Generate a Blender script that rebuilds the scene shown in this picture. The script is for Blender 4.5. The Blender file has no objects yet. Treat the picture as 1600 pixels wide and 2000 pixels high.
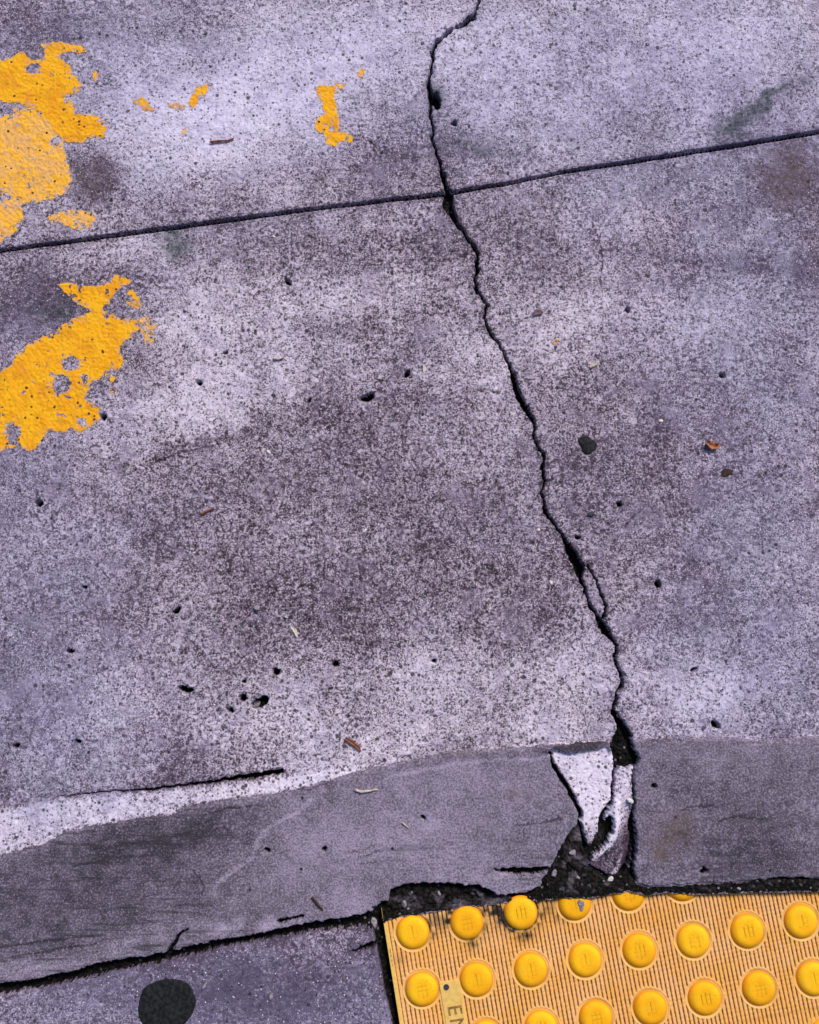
import bpy, math, random
import numpy as np
from mathutils import Vector, Matrix

sc = bpy.context.scene
# ------------------------------------------------------------------ camera, sky, sun, exposure
CAM_H, CAM_RX, CAM_RY = 0.93828, 0.1075555, 0.0038343
FPX = 1603.0
cd = bpy.data.cameras.new("camera"); cam = bpy.data.objects.new("camera", cd); sc.collection.objects.link(cam)
cam.location = (0, 0, CAM_H)
ROT = Matrix.Rotation(CAM_RY, 3, 'Y') @ Matrix.Rotation(CAM_RX, 3, 'X')
cam.rotation_euler = ROT.to_euler()
cd.sensor_fit = 'HORIZONTAL'; cd.sensor_width = 36.0; cd.lens = FPX/1600*36
cd.clip_start = 0.02; cd.clip_end = 500
sc.camera = cam

SUN_EL, SUN_AZ = math.radians(46), math.radians(28)      # azimuth measured from +Y towards +X
w = bpy.data.worlds.new("World"); sc.world = w; w.use_nodes = True
nt = w.node_tree; bg = nt.nodes['Background']
sky = nt.nodes.new('ShaderNodeTexSky'); sky.sky_type = 'NISHITA'; sky.sun_disc = False
sky.sun_elevation = SUN_EL; sky.sun_rotation = SUN_AZ
nt.links.new(sky.outputs[0], bg.inputs[0]); bg.inputs[1].default_value = 0.06
sd = bpy.data.lights.new("sun", 'SUN'); so = bpy.data.objects.new("sun", sd); sc.collection.objects.link(so)
sd.energy = 2.3; sd.angle = math.radians(16); sd.color = (1, .93, .84)
dv = Vector((math.sin(SUN_AZ)*math.cos(SUN_EL), math.cos(SUN_AZ)*math.cos(SUN_EL), math.sin(SUN_EL)))
so.rotation_euler = dv.to_track_quat('Z', 'Y').to_euler(); so.location = (0, 0, 4)
sc.view_settings.view_transform = 'Standard'; sc.view_settings.look = 'None'
sc.view_settings.exposure = 0.62

# ------------------------------------------------------------------ helpers
RNG = np.random.default_rng(7)
LAT = RNG.random((64, 256, 256)).astype(np.float32)
def vn(x, y, s, seed=0):
    """value noise in -1..1, feature size s"""
    x = np.asarray(x, dtype=np.float64)/s + 17.3*seed + 1000; y = np.asarray(y, dtype=np.float64)/s + 9.1*seed + 1000
    xi = np.floor(x).astype(np.int64); yi = np.floor(y).astype(np.int64)
    fx = (x-xi).astype(np.float32); fy = (y-yi).astype(np.float32)
    fx = fx*fx*fx*(fx*(fx*6-15)+10); fy = fy*fy*fy*(fy*(fy*6-15)+10)
    T = LAT[seed % 64]; x0 = xi & 255; x1 = (xi+1) & 255; y0 = yi & 255; y1 = (yi+1) & 255
    a = T[y0, x0]*(1-fx)+T[y0, x1]*fx; b = T[y1, x0]*(1-fx)+T[y1, x1]*fx
    return (a*(1-fy)+b*fy)*2-1
def fbm(x, y, s, seed=0, n=3, g=.55):
    r = 0; a = 1; t = 0
    for k in range(n): r = r + a*vn(x, y, s/(2.03**k), seed+k*5); t += a; a *= g
    return r/t
def sm(x, a, b):
    t = np.clip((x-a)/(b-a), 0, 1); return t*t*(3-2*t)
R3 = np.array(ROT)
def ground(px, py, z=0.0):
    """survey point (photograph pixel) -> metres on the pavement"""
    px = np.asarray(px, float); py = np.asarray(py, float)
    d = np.stack([(px-800)/FPX, -(py-1000)/FPX, -np.ones_like(px)], -1) @ R3.T
    t = (z-CAM_H)/d[..., 2]
    return d[..., 0]*t, d[..., 1]*t
def survey(x, y):
    """metres on the pavement -> survey point"""
    q0 = R3[0, 0]*x+R3[1, 0]*y-R3[2, 0]*CAM_H; q1 = R3[0, 1]*x+R3[1, 1]*y-R3[2, 1]*CAM_H; q2 = R3[0, 2]*x+R3[1, 2]*y-R3[2, 2]*CAM_H
    q2 = np.minimum(q2, -.05)
    return 800+FPX*q0/-q2, 1000-FPX*q1/-q2
def S(r, g, b):
    f = lambda c: c/12.92 if c <= .04045 else ((c+.055)/1.055)**2.4
    return (f(r/255), f(g/255), f(b/255), 1)
def tag(o, label=None, cat=None, group=None, kind=None):
    if label: o['label'] = label
    if cat: o['category'] = cat
    if group: o['group'] = group
    if kind: o['kind'] = kind
    return o
def link(name, me, mat=None, parent=None):
    o = bpy.data.objects.new(name, me); sc.collection.objects.link(o)
    if mat and me and not me.materials: me.materials.append(mat)
    if parent: o.parent = parent
    return o
def mesh_np(name, V, Q, attrs=None, smooth=True):
    me = bpy.data.meshes.new(name)
    me.vertices.add(len(V)); me.vertices.foreach_set('co', np.ascontiguousarray(V, np.float32).ravel())
    n = Q.shape[1]
    me.loops.add(Q.size); me.loops.foreach_set('vertex_index', np.ascontiguousarray(Q, np.int32).ravel())
    me.polygons.add(len(Q)); me.polygons.foreach_set('loop_start', np.arange(0, Q.size, n, dtype=np.int32))
    me.polygons.foreach_set('use_smooth', np.full(len(Q), smooth))
    for k, a in (attrs or {}).items():
        at = me.attributes.new(k, 'FLOAT', 'POINT'); at.data.foreach_set('value', np.ascontiguousarray(a, np.float32).ravel())
    me.update(calc_edges=True)
    return me
def compact(V, Q, attrs):
    used = np.zeros(len(V), bool); used[Q.ravel()] = True
    idx = np.cumsum(used)-1
    return V[used], idx[Q], {k: a[used] for k, a in attrs.items()}
def inpoly(X, Y, P):
    c = np.zeros(X.shape, bool); n = len(P)
    for i in range(n):
        x0, y0 = P[i]; x1, y1 = P[(i+1) % n]
        if y0 == y1: continue
        k = ((y0 > Y) != (y1 > Y)) & (X < (x1-x0)*(Y-y0)/(y1-y0)+x0)
        c ^= k
    return c
def segd(X, Y, a, b):
    dx, dy = b[0]-a[0], b[1]-a[1]; L = dx*dx+dy*dy+1e-9
    t = np.clip(((X-a[0])*dx+(Y-a[1])*dy)/L, 0, 1)
    return np.hypot(X-a[0]-t*dx, Y-a[1]-t*dy), t
def sdpoly(X, Y, P):
    d = np.full(X.shape, 1e9)
    for i in range(len(P)): d = np.minimum(d, segd(X, Y, P[i], P[(i+1) % len(P)])[0])
    return np.where(inpoly(X, Y, P), -d, d)

# ------------------------------------------------------------------ materials
def newmat(name):
    m = bpy.data.materials.new(name); m.use_nodes = True
    t = m.node_tree; b = t.nodes['Principled BSDF']
    return m, t, b
class NB:
    def __init__(s, t): s.t = t; s.co = t.nodes.new('ShaderNodeTexCoord').outputs['Object']
    def attr(s, n):
        a = s.t.nodes.new('ShaderNodeAttribute'); a.attribute_name = n; return a.outputs['Fac']
    def noise(s, sc_, det=2, rough=.55, dist=0, vec=None):
        n = s.t.nodes.new('ShaderNodeTexNoise'); n.inputs['Scale'].default_value = sc_; n.inputs['Detail'].default_value = det
        n.inputs['Roughness'].default_value = rough; n.inputs['Distortion'].default_value = dist
        s.t.links.new(vec or s.co, n.inputs['Vector']); return n.outputs['Fac']
    def voro(s, sc_, out='Distance', feat='F1', vec=None):
        n = s.t.nodes.new('ShaderNodeTexVoronoi'); n.feature = feat; n.inputs['Scale'].default_value = sc_
        s.t.links.new(vec or s.co, n.inputs['Vector']); return n.outputs[out]
    def put(s, v, sock):
        if isinstance(v, (int, float)): sock.default_value = v
        elif isinstance(v, tuple): sock.default_value = v
        else: s.t.links.new(v, sock)
    def m(s, op, a, b=0.0, c=None, clamp=False):
        n = s.t.nodes.new('ShaderNodeMath'); n.operation = op; n.use_clamp = clamp
        s.put(a, n.inputs[0]); s.put(b, n.inputs[1])
        if c is not None: s.put(c, n.inputs[2])
        return n.outputs[0]
    def mr(s, v, a, b, c=0.0, d=1.0, smooth=True):
        n = s.t.nodes.new('ShaderNodeMapRange'); n.interpolation_type = 'SMOOTHSTEP' if smooth else 'LINEAR'
        s.put(v, n.inputs[0]); s.put(a, n.inputs[1]); s.put(b, n.inputs[2]); s.put(c, n.inputs[3]); s.put(d, n.inputs[4])
        return n.outputs[0]
    def mix(s, f, a, b, mode='MIX'):
        n = s.t.nodes.new('ShaderNodeMix'); n.data_type = 'RGBA'; n.blend_type = mode
        s.put(f, n.inputs[0]); s.put(a, n.inputs[6]); s.put(b, n.inputs[7]); return n.outputs[2]
    def bump(s, h, strength, dist, bsdf):
        n = s.t.nodes.new('ShaderNodeBump'); n.inputs['Strength'].default_value = strength; n.inputs['Distance'].default_value = dist
        s.put(h, n.inputs['Height']); s.t.links.new(n.outputs[0], bsdf.inputs['Normal'])
    def sepcol(s, c):
        n = s.t.nodes.new('ShaderNodeSeparateColor'); s.t.links.new(c, n.inputs[0]); return n.outputs

def mat_concrete():
    m, t, b = newmat('weathered_concrete'); N = NB(t)
    tone = N.attr('tone'); moss = N.attr('moss'); rust = N.attr('rust')
    hue = N.attr('hue')
    cg = N.mr(N.noise(17, 3, .6, .4), .42, .62)
    na = N.noise(500, 4, .7, .5); nb = N.noise(310, 4, .68, .8)
    n1 = N.m('ADD', N.m('MULTIPLY', na, N.m('SUBTRACT', 1.0, cg)), N.m('MULTIPLY', nb, cg)); n2 = N.noise(950, 3, .68); n3 = N.noise(170, 3, .6, .6)
    g = N.m('ADD', N.m('MULTIPLY', n1, .50), N.m('ADD', N.m('MULTIPLY', n2, .30), N.m('MULTIPLY', n3, .20)))
    thr = N.m('SUBTRACT', .515, N.m('MULTIPLY', tone, .075))
    msk = N.mr(N.m('SUBTRACT', g, thr), -.052, .058)
    tt = N.mr(tone, -1.0, 1.1, 0, 1, False)
    pale = N.mix(hue, N.mix(tt, S(176, 154, 180), S(236, 224, 243)), N.mix(tt, S(164, 149, 188), S(226, 218, 247)))
    dark = N.mix(N.mr(n3, .38, .62), S(40, 28, 37), S(72, 55, 69))
    dark = N.mix(N.m('MULTIPLY', hue, .5), dark, S(78, 69, 102))
    c = N.mix(msk, dark, pale)
    mid = N.mix(hue, N.mix(tt, S(98, 81, 102), S(184, 170, 201)), N.mix(tt, S(98, 87, 114), S(186, 178, 210)))
    skin = N.mr(N.noise(26, 3, .6, .8), .52, .70, 0, .45)
    c = N.mix(N.m('ADD', N.m('ADD', N.mr(n3, .3, .7, .02, .16), skin), N.m('MULTIPLY', hue, .26), clamp=True), c, mid)
    # dark pores and small exposed stones
    pore = N.attr('pore')
    for sc_, pr, lo, hi, pk in ((250, .88, .22, .38, .40), (130, .97, .20, .32, .26), (80, .985, .16, .24, .08)):
        d = N.voro(sc_); rc = N.sepcol(N.voro(sc_, 'Color'))
        f = N.m('MULTIPLY', N.mr(d, hi, lo), N.m('GREATER_THAN', rc[0], N.m('SUBTRACT', pr, N.m('MULTIPLY', pore, pk))))
        c = N.mix(N.m('MULTIPLY', f, .85), c, N.mix(rc[1], S(26, 21, 24), S(84, 72, 82)))
    # tiny pale mica / sand specks
    d = N.voro(380); rc = N.sepcol(N.voro(380, 'Color'))
    f = N.m('MULTIPLY', N.mr(d, .30, .18), N.m('GREATER_THAN', rc[2], .965))
    c = N.mix(f, c, S(236, 230, 230))
    c = N.mix(N.m('MULTIPLY', moss, N.mr(n1, .3, .6, .35, 1.0)), c, S(42, 66, 58))
    c = N.mix(N.m('MULTIPLY', rust, N.mr(n1, .3, .6, .3, 1.0)), c, S(92, 72, 62))
    t.links.new(c, b.inputs['Base Color']); b.inputs['Roughness'].default_value = .9
    b.inputs['Specular IOR Level'].default_value = .25
    N.bump(N.m('ADD', msk, N.m('MULTIPLY', n2, .6)), .55, .0009, b)
    return m
def mat_mortar():
    m, t, b = newmat('trowelled_mortar'); N = NB(t)
    tone = N.attr('tone'); rust = N.attr('rust'); moss = N.attr('moss')
    n1 = N.noise(430, 4, .68); n2 = N.noise(900, 3, .65); n3 = N.noise(70, 3, .55)
    g = N.m('ADD', N.m('MULTIPLY', n1, .6), N.m('MULTIPLY', n2, .4))
    f = N.mr(N.m('ADD', g, N.m('MULTIPLY', tone, .08)), .42, .59)
    c = N.mix(f, S(58, 49, 62), S(166, 152, 178))
    c = N.mix(.38, c, N.mix(N.mr(N.m('ADD', tone, N.mr(n3, .3, .7, -.25, .25)), -1, 1, 0, 1, False), S(54, 48, 58), S(180, 169, 194)))
    mp = t.nodes.new('ShaderNodeMapping'); mp.inputs['Rotation'].default_value = (0, 0, -.16); mp.inputs['Scale'].default_value = (.07, 1, 1)
    t.links.new(N.co, mp.inputs[0])
    st = N.noise(170, 3, .6, 0, mp.outputs[0]); sa = N.attr('streak')
    c = N.mix(N.m('MULTIPLY', N.mr(st, .55, .68), N.m('MULTIPLY', sa, .75)), c, S(52, 46, 54))
    d = N.voro(90); rc = N.sepcol(N.voro(90, 'Color'))
    c = N.mix(N.m('MULTIPLY', N.mr(d, .2, .12), N.m('GREATER_THAN', rc[0], .97)), c, S(40, 34, 40))
    c = N.mix(N.m('MULTIPLY', rust, N.mr(n1, .3, .6, .3, 1.0)), c, S(96, 78, 62))
    c = N.mix(N.m('MULTIPLY', moss, .8), c, S(40, 50, 48))
    t.links.new(c, b.inputs['Base Color']); b.inputs['Roughness'].default_value = .85; b.inputs['Specular IOR Level'].default_value = .25
    N.bump(N.m('ADD', g, N.m('MULTIPLY', N.m('MULTIPLY', st, sa), .6)), .5, .0012, b)
    return m
def mat_dirt():
    m, t, b = newmat('black_dirt'); N = NB(t)
    n1 = N.noise(300, 3, .6); n2 = N.noise(60, 2)
    c = N.mix(N.mr(n1, .4, .7), S(12, 11, 11), S(42, 39, 38))
    d = N.voro(210); rc = N.sepcol(N.voro(210, 'Color'))
    c = N.mix(N.m('MULTIPLY', N.mr(d, .35, .22), N.m('GREATER_THAN', rc[0], .88)), c, N.mix(rc[1], S(70, 64, 66), S(150, 142, 148)))
    c = N.mix(N.m('MULTIPLY', N.attr('tone'), N.mr(n1, .4, .6, .4, 1.0)), c, S(128, 118, 132))
    t.links.new(c, b.inputs['Base Color']); b.inputs['Roughness'].default_value = .95; b.inputs['Specular IOR Level'].default_value = .1
    N.bump(N.m('ADD', n1, n2), .8, .003, b)
    return m
def mat_paint(worn=False):
    # paint film wears through to the concrete towards its rim
    m, t, b = newmat('worn_yellow_paint' if worn else 'yellow_road_paint'); N = NB(t)
    n1 = N.noise(260, 3, .6, .3); n2 = N.noise(40, 3, .6); n3 = N.noise(700, 2)
    c = N.mix(N.mr(n2, .35, .68), S(246, 178, 20), S(234, 156, 16)) if not worn else N.mix(N.mr(n2, .35, .65), S(236, 178, 100), S(250, 182, 34))
    c = N.mix(N.mr(n1, .60, .74, 0, .75), c, S(120, 76, 26))
    c = N.mix(N.mr(n3, .62, .75, 0, .5), c, S(90, 58, 30))
    if worn: c = N.mix(N.mr(N.noise(300, 3, .6), .5, .66, 0, .6), c, S(206, 152, 112))
    d = N.voro(150); rc = N.sepcol(N.voro(150, 'Color'))
    c = N.mix(N.m('MULTIPLY', N.mr(d, .30, .2), N.m('GREATER_THAN', rc[0], .87)), c, S(80, 56, 36))
    g = N.m('ADD', N.m('MULTIPLY', N.noise(430, 4, .68), .55), N.m('MULTIPLY', N.noise(130, 3, .6), .45))
    wear = N.mr(N.m('SUBTRACT', g, N.attr('body')), -.025, .045)
    c = N.mix(N.mr(N.noise(55, 4, .7, .6), .52, .72, 0, .4), c, S(176, 118, 48))
    con = N.mix(N.mr(n1, .42, .58), S(78, 66, 76), S(178, 166, 190))
    c = N.mix(wear, c, con)
    t.links.new(c, b.inputs['Base Color']); b.inputs['Roughness'].default_value = .8; b.inputs['Specular IOR Level'].default_value = .25
    N.bump(N.m('ADD', g, n3), .14, .0005, b)
    return m
def mat_simple(name, c1, c2, scale=300, rough=.8, bump=.3):
    m, t, b = newmat(name); N = NB(t)
    n = N.noise(scale, 3, .6)
    t.links.new(N.mix(N.mr(n, .35, .65), S(*c1), S(*c2)), b.inputs['Base Color'])
    b.inputs['Roughness'].default_value = rough; b.inputs['Specular IOR Level'].default_value = .3
    N.bump(n, bump, .0008, b)
    return m
def mat_plate():
    m, t, b = newmat('dusty_yellow_composite'); N = NB(t)
    hgt = N.attr('rib'); dirt = N.attr('dirt')
    n1 = N.noise(260, 3, .6); n2 = N.noise(24, 3, .6)
    top = N.mix(N.mr(n2, .35, .65), S(246, 188, 118), S(244, 178, 84))
    top = N.mix(N.mr(n1, .5, .7, 0, .6), top, S(224, 184, 150))
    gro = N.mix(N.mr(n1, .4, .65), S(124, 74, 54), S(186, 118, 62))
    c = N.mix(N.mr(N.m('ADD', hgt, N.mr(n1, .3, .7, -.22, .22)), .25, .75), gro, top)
    c = N.mix(N.attr('rim'), c, N.mix(N.mr(n1, .4, .7), S(240, 196, 104), S(226, 176, 96)))
    c = N.mix(N.m('MULTIPLY', dirt, N.mr(n1, .25, .5, .5, 1.0)), c, S(32, 27, 26))
    t.links.new(c, b.inputs['Base Color']); b.inputs['Roughness'].default_value = .6; b.inputs['Specular IOR Level'].default_value = .35
    N.bump(n1, .25, .0006, b)
    return m
def mat_dome():
    m, t, b = newmat('yellow_dome_plastic'); N = NB(t)
    sc_ = N.attr('scratch'); n1 = N.noise(200, 3, .6); n2 = N.noise(30, 2)
    oi = t.nodes.new('ShaderNodeObjectInfo').outputs['Random']
    mp = t.nodes.new('ShaderNodeVectorMath'); mp.operation = 'ADD'; t.links.new(N.co, mp.inputs[0]); t.links.new(oi, mp.inputs[1])
    n4 = N.noise(320, 4, .65, 0, mp.outputs[0]); n5 = N.noise(90, 3, .6, 0, mp.outputs[0])
    c = N.mix(N.mr(N.m('ADD', n2, N.m('MULTIPLY', oi, .3)), .45, .85), S(254, 192, 26), S(246, 172, 16))
    c = N.mix(N.mr(n4, .56, .72, 0, .55), c, S(206, 138, 34))
    c = N.mix(N.mr(n5, .60, .74, 0, .45), c, S(232, 176, 92))
    c = N.mix(N.mr(n1, .6, .75, 0, .35), c, S(206, 140, 40))
    c = N.mix(N.m('MULTIPLY', sc_, .75), c, S(128, 84, 26))
    c = N.mix(N.attr('dirt'), c, S(236, 128, 20))  # orange rim: the shading of the dome flank put into its colour
    t.links.new(c, b.inputs['Base Color']); b.inputs['Roughness'].default_value = .75; b.inputs['Specular IOR Level'].default_value = .2
    N.bump(n4, .3, .0005, b)
    return m
M_CON = mat_concrete(); M_MOR = mat_mortar(); M_DIRT = mat_dirt(); M_PAINT = mat_paint(); M_WORN = mat_paint(True)
M_PLATE = mat_plate(); M_DOME = mat_dome()
M_CREAM = mat_simple('cream_moulded_plastic', (236, 196, 112), (222, 180, 96), 160, .55, .15)
M_LETTER = mat_simple('grimy_lettering', (120, 84, 60), (176, 128, 72), 500, .7)
M_GUM = mat_simple('trodden_gum', (7, 8, 10), (36, 36, 41), 220, .8, .9)
M_BONE = mat_simple('pale_dry_leaf', (226, 220, 204), (204, 194, 172), 500)
M_STRAW = mat_simple('pale_straw', (204, 192, 178), (166, 148, 132), 500)
M_BROWN = mat_simple('brown_dry_leaf', (146, 86, 58), (110, 62, 44), 500)
M_ORANGE = mat_simple('orange_dry_leaf', (196, 124, 84), (150, 92, 62), 400)
M_DARKW = mat_simple('dark_twig_bark', (66, 46, 38), (44, 32, 30), 500)
M_STONE = mat_simple('grey_stone', (168, 160, 170), (120, 112, 122), 420)
M_WSTONE = mat_simple('white_stone', (226, 220, 216), (196, 188, 186), 420)
M_SLATE = mat_simple('dark_slate_chip', (70, 66, 82), (48, 46, 58), 420)
M_PURP = mat_simple('mauve_flake', (122, 96, 108), (94, 72, 84), 420)

# ------------------------------------------------------------------ survey of the pavement (photograph points)
# crack: (x, y, width)
CRACK = [(990,-420,6),(972,-150,6),(950,-40,7),(935.6,0,7),(928.4,21,7),(924.4,33,14),(905,47,11),(887,55,6),(876,63,9),(860,76.5,11),(849,92,11),(844.5,108,9),
(842.7,130.5,8),(840,148,8),(836.6,162,10),(840,180,10),(841,202,9),(841,225,7.5),(844.5,252,7),(845.6,274.5,7),(853.5,297,7),(861,322,8),(865,342,10),
(871.5,364.5,10),(877,376,18),(875,400,25),(883,414,16),(889.5,432,9),(903.5,451,8),(912.5,467.5,7.5),(926,479.5,7.5),(933.5,493,7.5),(932,514,8),(933.5,526,8),
(927.5,544,8),(929,562,7.5),(939.5,577,7.5),(950,595,7),(950,610,6.5),(947,622,6.5),(954.5,643,8),(963.5,658,7.5),(977,673,8),(984.5,689.5,7),(995,715,8),
(1004,733,12),(1007,754,14),(1016,778,15),(1028,802,14),(1040,817,8),(1044.5,838,6.5),(1043.6,854.5,6),(1053.5,877,6.5),(1064,895,7),(1059.5,916,8),(1064,937,6.5),
(1058,964,6.5),(1065,997.5,8),(1073.7,1015,6.5),(1090,1030,7),(1101,1050,7),(1110,1065,13),(1122.5,1090,20),(1132.5,1110,22),(1135,1135,10),(1146,1160,6.5),
(1155,1187.5,6.5),(1167.5,1207.5,9),(1176,1220,16),(1182.5,1232.5,14),(1197.5,1250,9),(1206,1262.5,7.5),(1201,1282.5,9),(1206,1300,8),(1215,1317.5,9),(1215,1340,8),
(1205,1357.5,8),(1197.5,1385,10),(1204,1402,11),(1212,1412,18)]
BRANCH = [(1147,1107,5.5),(1162.5,1130,5),(1175,1162.5,5.5),(1184,1185,6),(1181,1202,8),(1176,1217,10)]
WEDGE_CRACKS = [[(1196,1455,9),(1203,1480,8),(1201,1519,7),(1197,1560,8),(1184,1582,11),(1176,1601,14),(1176,1627,14),(1165,1650,12)],
 [(1075,1470,5),(1081,1496,8),(1097,1519,12),(1110,1541,10),(1122,1564,10),(1134,1588,11),(1131,1604,7)],
 [(1244,1480,4),(1240,1500,5),(1238,1530,4.5),(1238,1560,5),(1237,1585,6),(1236,1612,8),(1238,1650,9),(1232,1687,9),(1236,1717,12)]]
JOINT_A = [(x, y, w_*.90) for x, y, w_ in [(-3000,918,9),(-400,548,8),(0,490,8),(190,464,9),(430,432,10),(640,404,8),(800,386,9),(877,377,10),(1000,357,8),(1100,336,8),(1300,305,10),(1600,257,10),(2000,196,9),(5000,-260,9)]]
JOINT_B = [(-3000,2510,24),(-400,2003,24),(0,1932,26),(55,1926,22),(150,1906,25),(210,1891,27),(280,1879,22),(350,1864,22),(425,1845,21),(500,1834,17),(550,1822,22),(625,1810,23),(700,1800,26),(735,1798,40)]
JOINT_B2 = [(332,1858,9),(345,1832,8),(365,1815,5)]
JOINT_B3 = [(545,1800,9),(590,1790,7)]
BAND_LINE = [(110,1557,3),(200,1548,5),(300,1541,7),(380,1532,7),(440,1524,10),(500,1515,14),(550,1508,13)]
PANEL_GAP = [(740,1795,34),(750,1862,26),(764,1940,26),(778,2000,26),(850,2330,26)]
SIDE_BLOB = [(690,1860,6),(706,1853,12),(728,1848,16)]
VOIDS = [
 [(1206,1406),(1221,1410),(1234,1436),(1240,1462),(1251,1481),(1244,1496),(1221,1500),(1206,1498),(1200,1477),(1191,1459),(1199,1440),(1206,1425)],
 [(1131,1602),(1142,1625),(1150,1652),(1166,1640),(1178,1612),(1190,1592),(1200,1600),(1201,1625),(1188,1645),(1166,1668),(1150,1690),(1172,1702),(1192,1714),(1206,1706),(1221,1690),(1230,1695),(1240,1722),(1262,1729),(1319,1726),(1403,1723),(1476,1717),(1532,1709),(1600,1712),(1900,1680),
  (1900,1700),(1600,1738),(1450,1741),(1350,1745),(1299,1742),(1265,1746),(1230,1740),(1190,1744),(1155,1752),(1087,1752),(1050,1759),(1031,1760),(988,1765),(947,1770),(881,1778),(825,1786),(778,1793),(752,1802),(738,1802),
  (726,1770),(756,1759),(760,1736),(786,1727),(827,1723),(880,1725),(932,1729),(955,1736),(970,1747),(1026,1744),(1054,1730),(1067,1706),(1082,1680),(1097,1650),(1112,1624)],
]
SLOT = [(962,1697),(1000,1695),(1065,1692),(1077,1697),(1058,1706),(1010,1711),(985,1706)]
PITS = [(718,776,16,8,-10,1),(795,731,6,8,25,1),(362,1348,17,7,8,.9),(508,1372,20,12,-25,.9),(540,1313,9,9,0,1),(1397,1416,12,7,50,.9),(74,983,9,6,0,.9),(200,815,8,7,0,1),
 (886,240,7,6,0,.9),(389,747,6,5,0,.9),(440,687,5,4,0,.9),(562,549,10,5,40,.9),(345,1193,11,6,-35,.8),(852,196,9,18,-10,.8),(475,1364,7,7,0,.9),(449,1388,8,5,35,.9),(476,1332,5,4,0,.9),
 (1284,1140,7,8,0,.8),(1355,1308,6,5,0,.8),(137,1273,7,5,0,.9),(163,1147,6,4,0,.7),(850,1290,5,5,0,.8),(655,1299,7,6,0,.7),(1412,731,7,5,0,.9),(1226,604,6,4,20,.9),(1210,985,6,6,0,.9),
 (30,1458,7,5,0,.9),(150,1448,7,5,0,.9),(1277,1535,6,5,0,.9),(1372,1698,7,6,20,.9),(520,1660,6,5,0,.9),(632,1658,5,6,0,.8),(827,1597,5,4,0,.9),(605,780,4,3,0,.8),(825,811,4,3,-20,.9),(1130,1050,6,4,10,.9)]
WEDGE = [(1070,1464),(1120,1470),(1150,1465),(1184,1460),(1200,1475),(1203,1500),(1244,1496),(1238,1530),(1234,1564),(1234,1600),(1234,1650),(1226,1690),(1206,1708),(1190,1716),(1170,1704),(1150,1692),(1140,1655),(1134,1612),(1131,1582),(1116,1552),(1105,1526),(1088,1512),(1080,1492)]
MORTAR_TOP = [(-3000,2480),(-400,1775),(0,1670),(90,1645),(135,1620),(250,1600),(340,1590),(360,1575),(450,1562),(575,1542),(640,1525),(700,1505),(737,1497),(812,1481),(887,1466),(962,1461),(1037,1457),(1075,1453),(1109,1451),(1135,1447),(1184,1449),(1200,1452),(1244,1444),(1300,1440),(1345,1444),(1395,1436),(1440,1438),(1475,1446),(1520,1443),(1600,1436),(2000,1380),(5000,950)]
MORTAR_BOT = [(5000,1250),(2000,1690),(1600,1738),(1350,1744),(1230,1740),(1087,1752),(947,1770),(778,1793),(735,1799)] + [(x, y) for x, y, _ in JOINT_B[::-1]]
WHITE_BAND = [(-600,1740),(0,1580),(120,1562),(300,1547),(450,1532),(560,1518),(660,1500),(720,1497),(640,1528),(575,1543),(450,1563),(360,1576),(340,1591),(250,1601),(135,1621),(90,1646),(0,1671),(-600,1850)]
PANEL = [(752,1802),(778,1793),(825,1786),(881,1778),(947,1770),(988,1765),(1050,1759),(1087,1752),(1155,1752),(1190,1744),(1230,1740),(1265,1746),(1299,1742),(1350,1745),(1450,1741),(1600,1738),(1815,1705),(2000,2600),(880,2600),(783,1997),(762,1851)]
# broad stains and bleached areas of the slabs: x, y, rx, ry, angle, tone
TONES = [(640,950,420,130,-4,-.13),(620,1150,380,110,-6,-.15),(1250,960,260,140,-4,-.14),(420,650,170,130,-20,.30),(640,575,260,60,-8,.34),(400,790,190,50,-15,.42),(1110,640,110,70,0,.5),(1340,620,130,60,0,.35),
 (940,700,90,55,0,.35),(560,700,120,50,0,.25),(850,480,200,45,-10,-.22),(450,510,160,35,-10,-.15),(400,250,290,120,-15,.8),(330,220,130,70,0,.25),(90,60,120,50,0,-.3),(760,320,120,65,-10,-.3),
 (1400,80,320,170,0,.45),(700,70,320,110,0,.42),(1000,140,170,130,0,.35),(180,340,45,55,0,-.7),(150,318,20,14,30,-.4),(200,380,26,18,20,-.35),(80,590,85,60,-12,-.55),(90,720,40,60,0,.1),(600,1400,300,90,-8,.30),(700,1480,140,35,-15,.45),(560,1410,70,60,0,.2),(1090,1425,80,35,0,.6),
 (740,1300,120,60,0,.15),(1350,1350,190,90,0,.42),(180,1300,160,120,0,.08),(1540,340,75,75,0,-.4),(1000,1310,200,50,0,.25),(1150,1300,70,60,0,.25),(1450,515,160,16,4,-.45),
 (1270,230,90,30,-30,-.25),(1480,230,90,22,-35,-.3),(350,1440,30,70,10,-.45),(250,120,120,50,0,.25),(180,800,90,40,0,.25),(1250,420,140,60,0,.25),(500,1900,400,70,0,-.45),(400,1970,400,60,0,-.3),
 (1500,800,120,120,0,.05),(250,480,110,30,-8,.35),(480,330,120,50,-20,.1),(350,880,110,14,-14,-.3),(520,835,120,12,-10,-.22)]
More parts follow.
